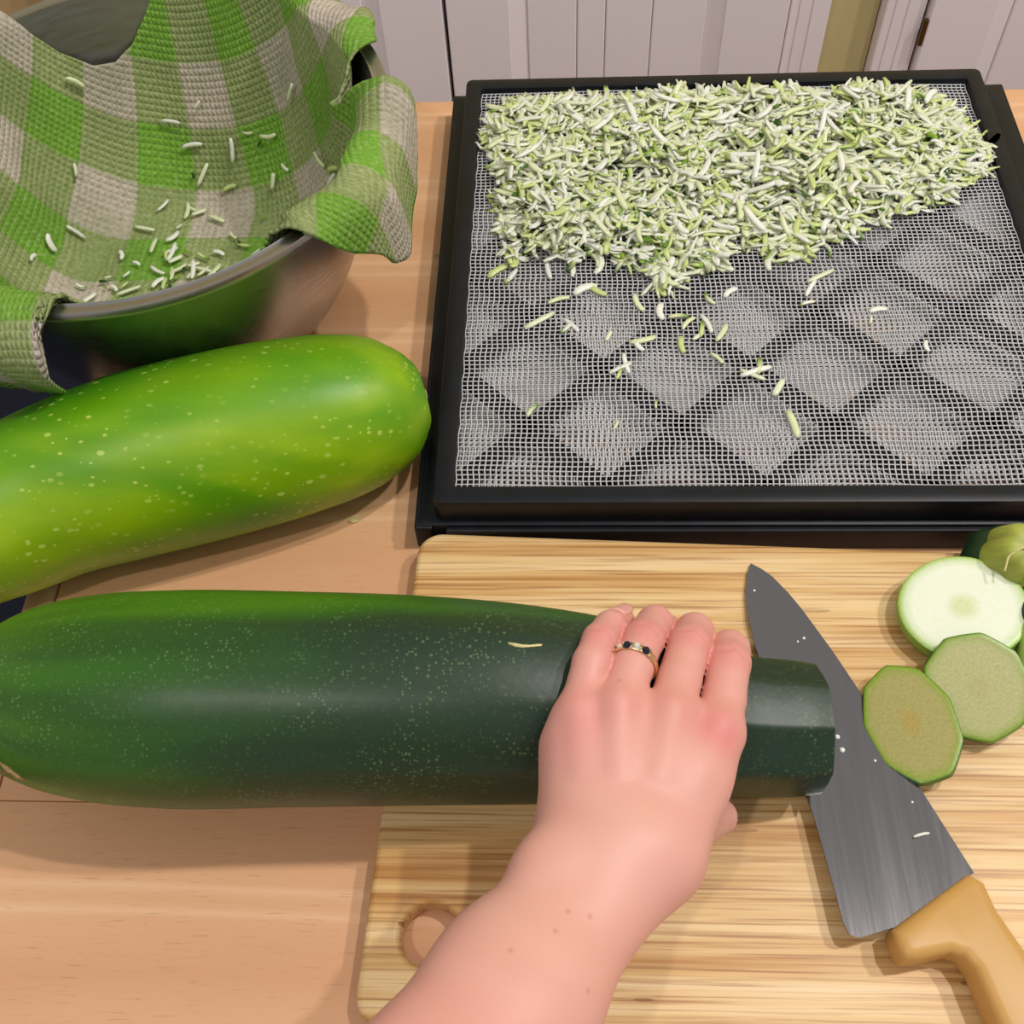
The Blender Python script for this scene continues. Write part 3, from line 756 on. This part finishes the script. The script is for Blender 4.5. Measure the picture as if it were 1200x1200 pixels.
def end_piece(label, loc, rot, rr, cap_col, stem_col, stem_len, group):
    """trimmed stem end: dark cap, flared ribbed stem"""
    e = empty('zucchini_end', loc); tag(e, label, 'zucchini end', group)
    n = 60; v = []; c = []
    prof_ = [(0, 0), (.9, 0), (1, .04), (1.0, .3), (.95, .5), (.82, .72), (.62, .92), (.45, 1.02)]
    for (k, h) in prof_:
        for i in range(n):
            a = 2 * math.pi * i / n; q = 1 + .03 * math.cos(8 * a); v.append((rr * k * q * math.cos(a), rr * k * q * math.sin(a), rr * h)); j = random.uniform(.9, 1.1)
            c.append([x * j for x in (lin(216, 224, 170) if h == 0 and k < .85 else cap_col)])
    f = [(i * n + k, i * n + (k + 1) % n, (i + 1) * n + (k + 1) % n, (i + 1) * n + k) for i in range(len(prof_) - 1) for k in range(n)]
    me = pymesh('cap', v, f); set_tint(me, c); me.transform(rot); o = link('cap', me, M['husk']); o.parent = e; shade_auto(o, 60)
    v = []; c = []; st = [(.80, .66), (.80, .85), (.76, 1.1), (.70, 1.45), (.62, 1.6 + stem_len), (.50, 1.72 + stem_len), (.02, 1.66 + stem_len)]
    for (k, h) in st:
        for i in range(n):
            a = 2 * math.pi * i / n; q = 1 + (.14 if k > .1 else 0) * abs(math.cos(2.5 * a)) ** 1.0 - .05; v.append((rr * k * q * math.cos(a), rr * k * q * math.sin(a), rr * h))
            u = abs(math.cos(2.5 * a)); j = random.uniform(.9, 1.1); c.append([x * j * (1.0 + .25 * u) for x in stem_col])
    f = [(i * n + k, i * n + (k + 1) % n, (i + 1) * n + (k + 1) % n, (i + 1) * n + k) for i in range(len(st) - 1) for k in range(n)]
    me = pymesh('stem', v, f); set_tint(me, c); me.transform(rot); o = link('stem', me, M['husk']); o.parent = e; shade_auto(o, 60)
    return e
def track(d): return Vector(d).to_track_quat('Z', 'Y').to_matrix().to_4x4()
e1 = end_piece('dark zucchini end with a pale ribbed stem behind the round slice', (.2360, .3080, .0215), track((.22, -.25, .9)), .0205, lin(24, 52, 26), lin(150, 158, 64), .0, 'trimmed zucchini ends')
e2 = end_piece('dark zucchini end with a light green stem beside the eight sided slices', (.2530, .2690, .0360), track((-.42, -.90, -.16)), .017, lin(22, 46, 26), lin(160, 184, 92), .5, 'trimmed zucchini ends')
v, f = tube([(.2420, .2990, .0560), (.2370, .2975, .0570), (.2310, .2950, .0545), (.2300, .2940, .0530), (.2285, .2890, .0500), (.2280, .2880, .0490)], [.0010, .0006, .0005, .0007, .0005, .0008], 6)
fb = link('dry_fibre', pymesh('dry_fibre', v, f), M['scar'], e1, True)
# small crumbs
for nm, x, y, z, sz, lab in (('zucchini_crumb', -.1290, .3520, .0, .0022, 'tiny dry crumb on the table between the two zucchinis'), ('zucchini_crumb', -.092, .583, .0, .0016, 'tiny dark crumb on the table beside the bowl')):
    bm = bmesh.new(); bmesh.ops.create_icosphere(bm, subdivisions=2, radius=sz)
    for vt in bm.verts: vt.co = Vector((vt.co.x * 1.5, vt.co.y, vt.co.z * .4)) * random.uniform(.8, 1.2)
    o = link(nm, bm_mesh(nm, bm), M['scar']); o.location = (x, y, z + sz * .42); tag(o, lab, 'crumb')

# ------------------------------------------------------------------ hand and forearm (one continuous surface from a blended field)
def smin(a, b, k):
    h = np.maximum(k - np.abs(a - b), 0) / k; return np.minimum(a, b) - h * h * k * .25
def cone(p, a, b, ra, rb):
    a = np.array(a, np.float32); b = np.array(b, np.float32); ab = b - a; t = np.clip(((p - a) @ ab) / (ab @ ab), 0, 1)
    return np.linalg.norm(p - a - t[:, None] * ab, axis=1) - (ra + (rb - ra) * t)
def chain(p, pts, k=.004):
    d = None
    for i in range(len(pts) - 1):
        q = cone(p, pts[i][:3], pts[i + 1][:3], pts[i][3], pts[i + 1][3]); d = q if d is None else smin(d, q, k)
    return d
FING = {
 'pinky': [(.0052, .1790, .1130, .0092), (.0108, .2030, .1148, .0082), (.0150, .2160, .1105, .0080), (.0200, .2270, .1030, .0072), (.0262, .2385, .0890, .0060)],
 'ring': [(.0215, .1805, .1150, .0102), (.0289, .2028, .1110, .0092), (.0348, .2195, .1045, .0092), (.0415, .2345, .0915, .0085), (.0490, .2420, .0690, .0080), (.0520, .2400, .0540, .0068)],
 'middle': [(.0435, .1795, .1105, .0106), (.0495, .1994, .1052, .0097), (.0560, .2200, .0985, .0096), (.0602, .2325, .0870, .0090), (.0640, .2395, .0640, .0083), (.0650, .2360, .0490, .0070)],
 'index': [(.0640, .1760, .1030, .0112), (.0691, .1933, .0990, .0098), (.0735, .2125, .0955, .0098), (.0760, .2235, .0865, .0092), (.0775, .2320, .0670, .0084), (.0775, .2315, .0510, .0070)],
}
WR = [(.0085, .1290, .1060), (.0200, .1275, .1100), (.0320, .1255, .1100), (.0395, .1240, .1050)]
MC = {'pinky': (WR[0], .0150), 'ring': (WR[1], .0152), 'middle': (WR[2], .0152), 'index': (WR[3], .0142)}
def palm_sdf(p):
    d = None
    for k, fgr in FING.items():
        w0, r0 = MC[k]; q = cone(p, w0, fgr[0][:3], r0, fgr[0][3] + .0006); d = q if d is None else smin(d, q, .010)
    d = smin(d, cone(p, (.0070, .1320, .0980), (.0015, .1680, .1020), .0150, .0120), .014)      # little-finger edge
    d = smin(d, cone(p, (.0350, .1300, .0960), (.0530, .1490, .0800), .0140, .0122), .014)      # thumb base
    d = smin(d, cone(p, (.0120, .1560, .1070), (.0500, .1560, .1040), .0130, .0130), .014)
    # wrist and forearm
    for a, b, ra, rb in (((.0115, .1250, .1060), (-.0250, .0750, .1240), .0180, .0185), ((.0290, .1200, .1040), (-.0120, .0620, .1260), .0158, .0182),
                         ((-.0250, .0750, .1240), (-.0780, .0020, .1700), .0185, .0230), ((-.0120, .0620, .1260), (-.0640, -.0130, .1720), .0185, .0235),
                         ((-.0780, .0020, .1700), (-.1450, -.0900, .2350), .0230, .0280), ((-.0640, -.0130, .1720), (-.1270, -.1080, .2380), .0240, .0290)):
        d = smin(d, cone(p, a, b, ra, rb), .020)
    d = smin(d, np.linalg.norm(p - np.array((-.0075, .1130, .1175), np.float32), axis=1) - .0115, .012)     # ulna bump
    return d
THUMB = [(.0500, .1440, .0830, .0130), (.0570, .1490, .0680, .0108), (.0620, .1530, .0580, .0098), (.0700, .1570, .0490, .0086)]
def hand_sdf(p):
    P0 = palm_sdf(p)
    for k, fgr in FING.items():           # extensor tendons
        w0, _ = MC[k]; a = np.array(w0) * .55 + np.array(fgr[0][:3]) * .45; b = np.array(fgr[0][:3])
        P0 = smin(P0, cone(p, a + (0, 0, .0115), b + (0, 0, .0085 if k != 'pinky' else .0075), .0016, .0022), .007)
    out = None
    for k, fgr in FING.items():
        q = chain(p, fgr, .0018)
        q = smin(P0, q, .0055); out = q if out is None else smin(out, q, .0009)
    return smin(out, smin(P0, chain(p, THUMB), .010), .002)
def surface_net(fn, lo, hi, h):
    lo = np.array(lo); n = np.ceil((np.array(hi) - lo) / h).astype(int) + 1
    cs = 8; nc = (n + cs - 1) // cs + 1
    G = np.stack(np.meshgrid(*[np.arange(k) * cs * h for k in nc], indexing='ij'), -1).reshape(-1, 3) + lo
    dc = fn(G.astype(np.float32)).reshape(nc)
    big = np.repeat(np.repeat(np.repeat(dc, cs, 0), cs, 1), cs, 2)[:n[0], :n[1], :n[2]].astype(np.float32)
    msk = np.abs(big) < cs * h * 2.0
    idx = np.argwhere(msk); val = np.empty(len(idx), np.float32)
    for i in range(0, len(idx), 400000): val[i:i + 400000] = fn((idx[i:i + 400000] * h + lo).astype(np.float32))
    D = big; D[msk] = val
    ins = D < 0
    c = np.zeros(np.array(D.shape) - 1, np.int8)
    for dx in (0, 1):
        for dy in (0, 1):
            for dz in (0, 1): c += ins[dx:D.shape[0]-1+dx, dy:D.shape[1]-1+dy, dz:D.shape[2]-1+dz]
    cells = np.argwhere((c > 0) & (c < 8)); vid = -np.ones(c.shape, np.int64); vid[tuple(cells.T)] = np.arange(len(cells))
    acc = np.zeros((len(cells), 3)); num = np.zeros(len(cells))
    cor = [(a, b, e) for a in (0, 1) for b in (0, 1) for e in (0, 1)]
    for A in cor:
        for ax in range(3):
            if A[ax]: continue
            B = list(A); B[ax] = 1
            da = D[tuple((cells + A).T)]; db = D[tuple((cells + B).T)]; m_ = (da < 0) != (db < 0)
            t = np.where(m_, da / np.where(m_, da - db, 1), 0); p = np.array(A)[None] + t[:, None] * (np.array(B) - np.array(A))[None]
            acc[m_] += p[m_]; num[m_] += 1
    V = (cells + acc / num[:, None]) * h + lo
    F = []
    for ax in range(3):
        u, w_ = (ax + 1) % 3, (ax + 2) % 3
        sl0 = [slice(None)] * 3; sl1 = [slice(None)] * 3; sl0[ax] = slice(0, -1); sl1[ax] = slice(1, None)
        e = np.argwhere(ins[tuple(sl0)] != ins[tuple(sl1)])
        e = e[(e[:, u] > 0) & (e[:, w_] > 0) & (e[:, u] < D.shape[u] - 1) & (e[:, w_] < D.shape[w_] - 1)]
        du = np.zeros(3, int); du[u] = 1; dw = np.zeros(3, int); dw[w_] = 1
        q = np.stack([vid[tuple((e - s_).T)] for s_ in (du + dw, dw, 0 * du, du)], 1)
        flip = ~ins[tuple(e.T)]; q[flip] = q[flip][:, ::-1]; F.append(q)
    F = np.concatenate(F); F = F[(F >= 0).all(1)]
    return V, F
HVt, HFc = surface_net(hand_sdf, (-.190, -.155, .030), (.098, .262, .285), .0009)
me = bpy.data.meshes.new('person'); me.vertices.add(len(HVt)); me.vertices.foreach_set('co', HVt.astype(np.float32).ravel())
me.loops.add(HFc.size); me.loops.foreach_set('vertex_index', HFc.astype(np.int32).ravel()); me.polygons.add(len(HFc))
me.polygons.foreach_set('loop_start', np.arange(0, HFc.size, 4, dtype=np.int32)); me.update(calc_edges=True); me.validate()
base = np.array(lin(222, 163, 149)); red = np.array(lin(216, 120, 120)); pink = np.array(lin(222, 148, 143)); pale = np.array(lin(227, 175, 159))
cc = np.tile(base, (len(HVt), 1))
def blot(c0, rad, col, amt):
    global cc
    w_ = amt * np.exp(-(np.linalg.norm(HVt - np.array(c0), axis=1) / rad) ** 2)[:, None]; cc = cc * (1 - w_) + col * w_
for k, fgr in FING.items():
    blot((fgr[2][0], fgr[2][1], fgr[2][2] + .008), .0085, red, .6)
    blot((fgr[0][0], fgr[0][1], fgr[0][2] + .008), .011, red, .35)
    blot(fgr[3][:3], .014, pink, .5); blot(fgr[1][:3], .013, pink, .35)
    # crease shade across the middle joint, painted into the tint as fine dark lines
    a_ = np.array(fgr[2][:3]); t_ = np.array(fgr[3][:3]) - np.array(fgr[1][:3]); t_ /= np.linalg.norm(t_)
    for off, am in ((-.0030, .28), (.0004, .22), (.0030, .16)):
        rel = HVt - a_; al = rel @ t_ - off + .0008 * np.sin(rel[:, 0] * 700 + off * 900)
        w_ = am * np.exp(-(al / .0006) ** 2) * np.exp(-(np.linalg.norm(rel - [0, 0, .008], axis=1) / .0075) ** 2); cc = cc * (1 - w_[:, None]) + np.array(lin(150, 78, 74)) * w_[:, None]
blot((.0625, .1700, .113), .010, red, .8); blot((-.01, .09, .14), .03, pale, .5); blot((-.04, .03, .18), .04, pink, .4)
blot((.0060, .165, .122), .014, pink, .6); blot((.02, .12, .13), .02, pale, .5)
for p0 in ((.0225, .1900, .1225), (.0020, .0950, .1450), (.0110, .0930, .1440), (-.0030, .0860, .147), (.0120, .066, .146), (-.020, .075, .149)):
    dmin = np.argmin(np.linalg.norm(HVt - np.array(p0), axis=1)); blot(HVt[dmin], .0009, np.array(lin(176, 104, 84)), .5)
wv = np.sin(HVt[:, 0] * 140 + 3 * np.sin(HVt[:, 1] * 90)) * np.sin(HVt[:, 1] * 120 + HVt[:, 2] * 80); cc = cc * (1 + .025 * wv[:, None] * np.array([.3, 1, 1]))
set_tint(me, cc)
hand = link('person', me, M['skin'], None, True); tag(hand, 'bare left forearm and hand wearing a ring, pressing on the dark zucchini', 'person')
sm_ = hand.modifiers.new('smooth', 'SMOOTH'); sm_.factor = .5; sm_.iterations = 3
# fingernails lie on the outer side of each last joint
def nail(a, b, rr, out):
    a = Vector(a); b = Vector(b); t = (b - a).normalized(); n = (Vector(out) - t * Vector(out).dot(t)).normalized(); s = t.cross(n); v = []; f = []
    NU, NV = 9, 9
    for i in range(NU):
        for j in range(NV):
            u = i / (NU - 1); q = (j / (NV - 1) - .5) * 2; wdt = (1 - max(0, u - .7) ** 2 * 3) * (.82 + .18 * min(1, u * 4))
            ang = q * .95 * wdt; v.append(a + (b - a) * (.35 + .95 * u) + (n * math.cos(ang) + s * math.sin(ang)) * (rr * (1.03 - .12 * u)))
    for i in range(NU - 1):
        for j in range(NV - 1): f.append((i * NV + j, i * NV + j + 1, (i + 1) * NV + j + 1, (i + 1) * NV + j))
    o = link('fingernail', pymesh('fingernail', v, f), M['nail'], hand, True); md = o.modifiers.new('t', 'SOLIDIFY'); md.thickness = .0006; md.offset = 0
for k, fgr in FING.items():
    a, b = fgr[-2], fgr[-1]; ax = (fgr[-1][0], .203, .058); mid = [(a[i] + b[i]) / 2 for i in range(3)]
    nail(a[:3], b[:3], (a[3] + b[3]) / 2, (Vector(mid) - Vector(ax)))

# ------------------------------------------------------------------ finger ring
A_, B_ = Vector(FING['ring'][1][:3]), Vector(FING['ring'][2][:3]); ax = (B_ - A_).normalized(); c0 = A_ + (B_ - A_) * .12
rg = empty('finger_ring', c0); tag(rg, 'gold ring set with two dark stones worn on the finger', 'ring')
upv = Vector((-.12, -.25, 1)); upv = (upv - ax * upv.dot(ax)).normalized(); sv = ax.cross(upv)
RR = .0102
def onring(ang, rad): return c0 + (upv * math.cos(ang) + sv * math.sin(ang)) * rad
v = []; f = []; NA, NB = 64, 10
for i in range(NA):
    a = 2 * math.pi * i / NA; tall = .0015 + .0006 * max(0, math.cos(a)); rd = onring(a, 1) - c0
    for j in range(NB):
        b = 2 * math.pi * j / NB; v.append(c0 + rd * (RR + .0007 * math.cos(b)) + ax * (tall * math.sin(b)))
for i in range(NA):
    for j in range(NB): f.append((i * NB + j, ((i + 1) % NA) * NB + j, ((i + 1) % NA) * NB + (j + 1) % NB, i * NB + (j + 1) % NB))
link('band', pymesh('band', v, f), M['gold'], rg, True)
def stone(ang, size, mat, nm, seg=8, off=0.0):
    bm = bmesh.new(); bmesh.ops.create_cone(bm, cap_ends=True, segments=seg, radius1=size, radius2=size * .62, depth=size * .7)
    n = (onring(ang, 1) - c0).normalized(); q = Matrix.Translation(onring(ang, RR + .0010) + ax * off) @ n.to_track_quat('Z', 'Y').to_matrix().to_4x4()
    bmesh.ops.transform(bm, matrix=q, verts=bm.verts); return link(nm, bm_mesh(nm, bm), mat, rg)
for sgn in (-1, 1):
    s_ = stone(sgn * .40, .0021, M['sapphire'], 'dark_stone', 10); s_['label'] = 'dark blue stone'
for ang, sz in ((0, .0019), (-.76, .0014)): stone(ang, sz, M['diamond'], 'clear_stone')
for ang in (-.98, -.60, -.2, .2, .60):
    for of in (-.0016, .0016):
        bm = bmesh.new(); bmesh.ops.create_icosphere(bm, subdivisions=1, radius=.0007); bmesh.ops.translate(bm, vec=onring(ang, RR + .0010) + ax * of, verts=bm.verts); link('claw', bm_mesh('claw', bm), M['silver'], rg, True)
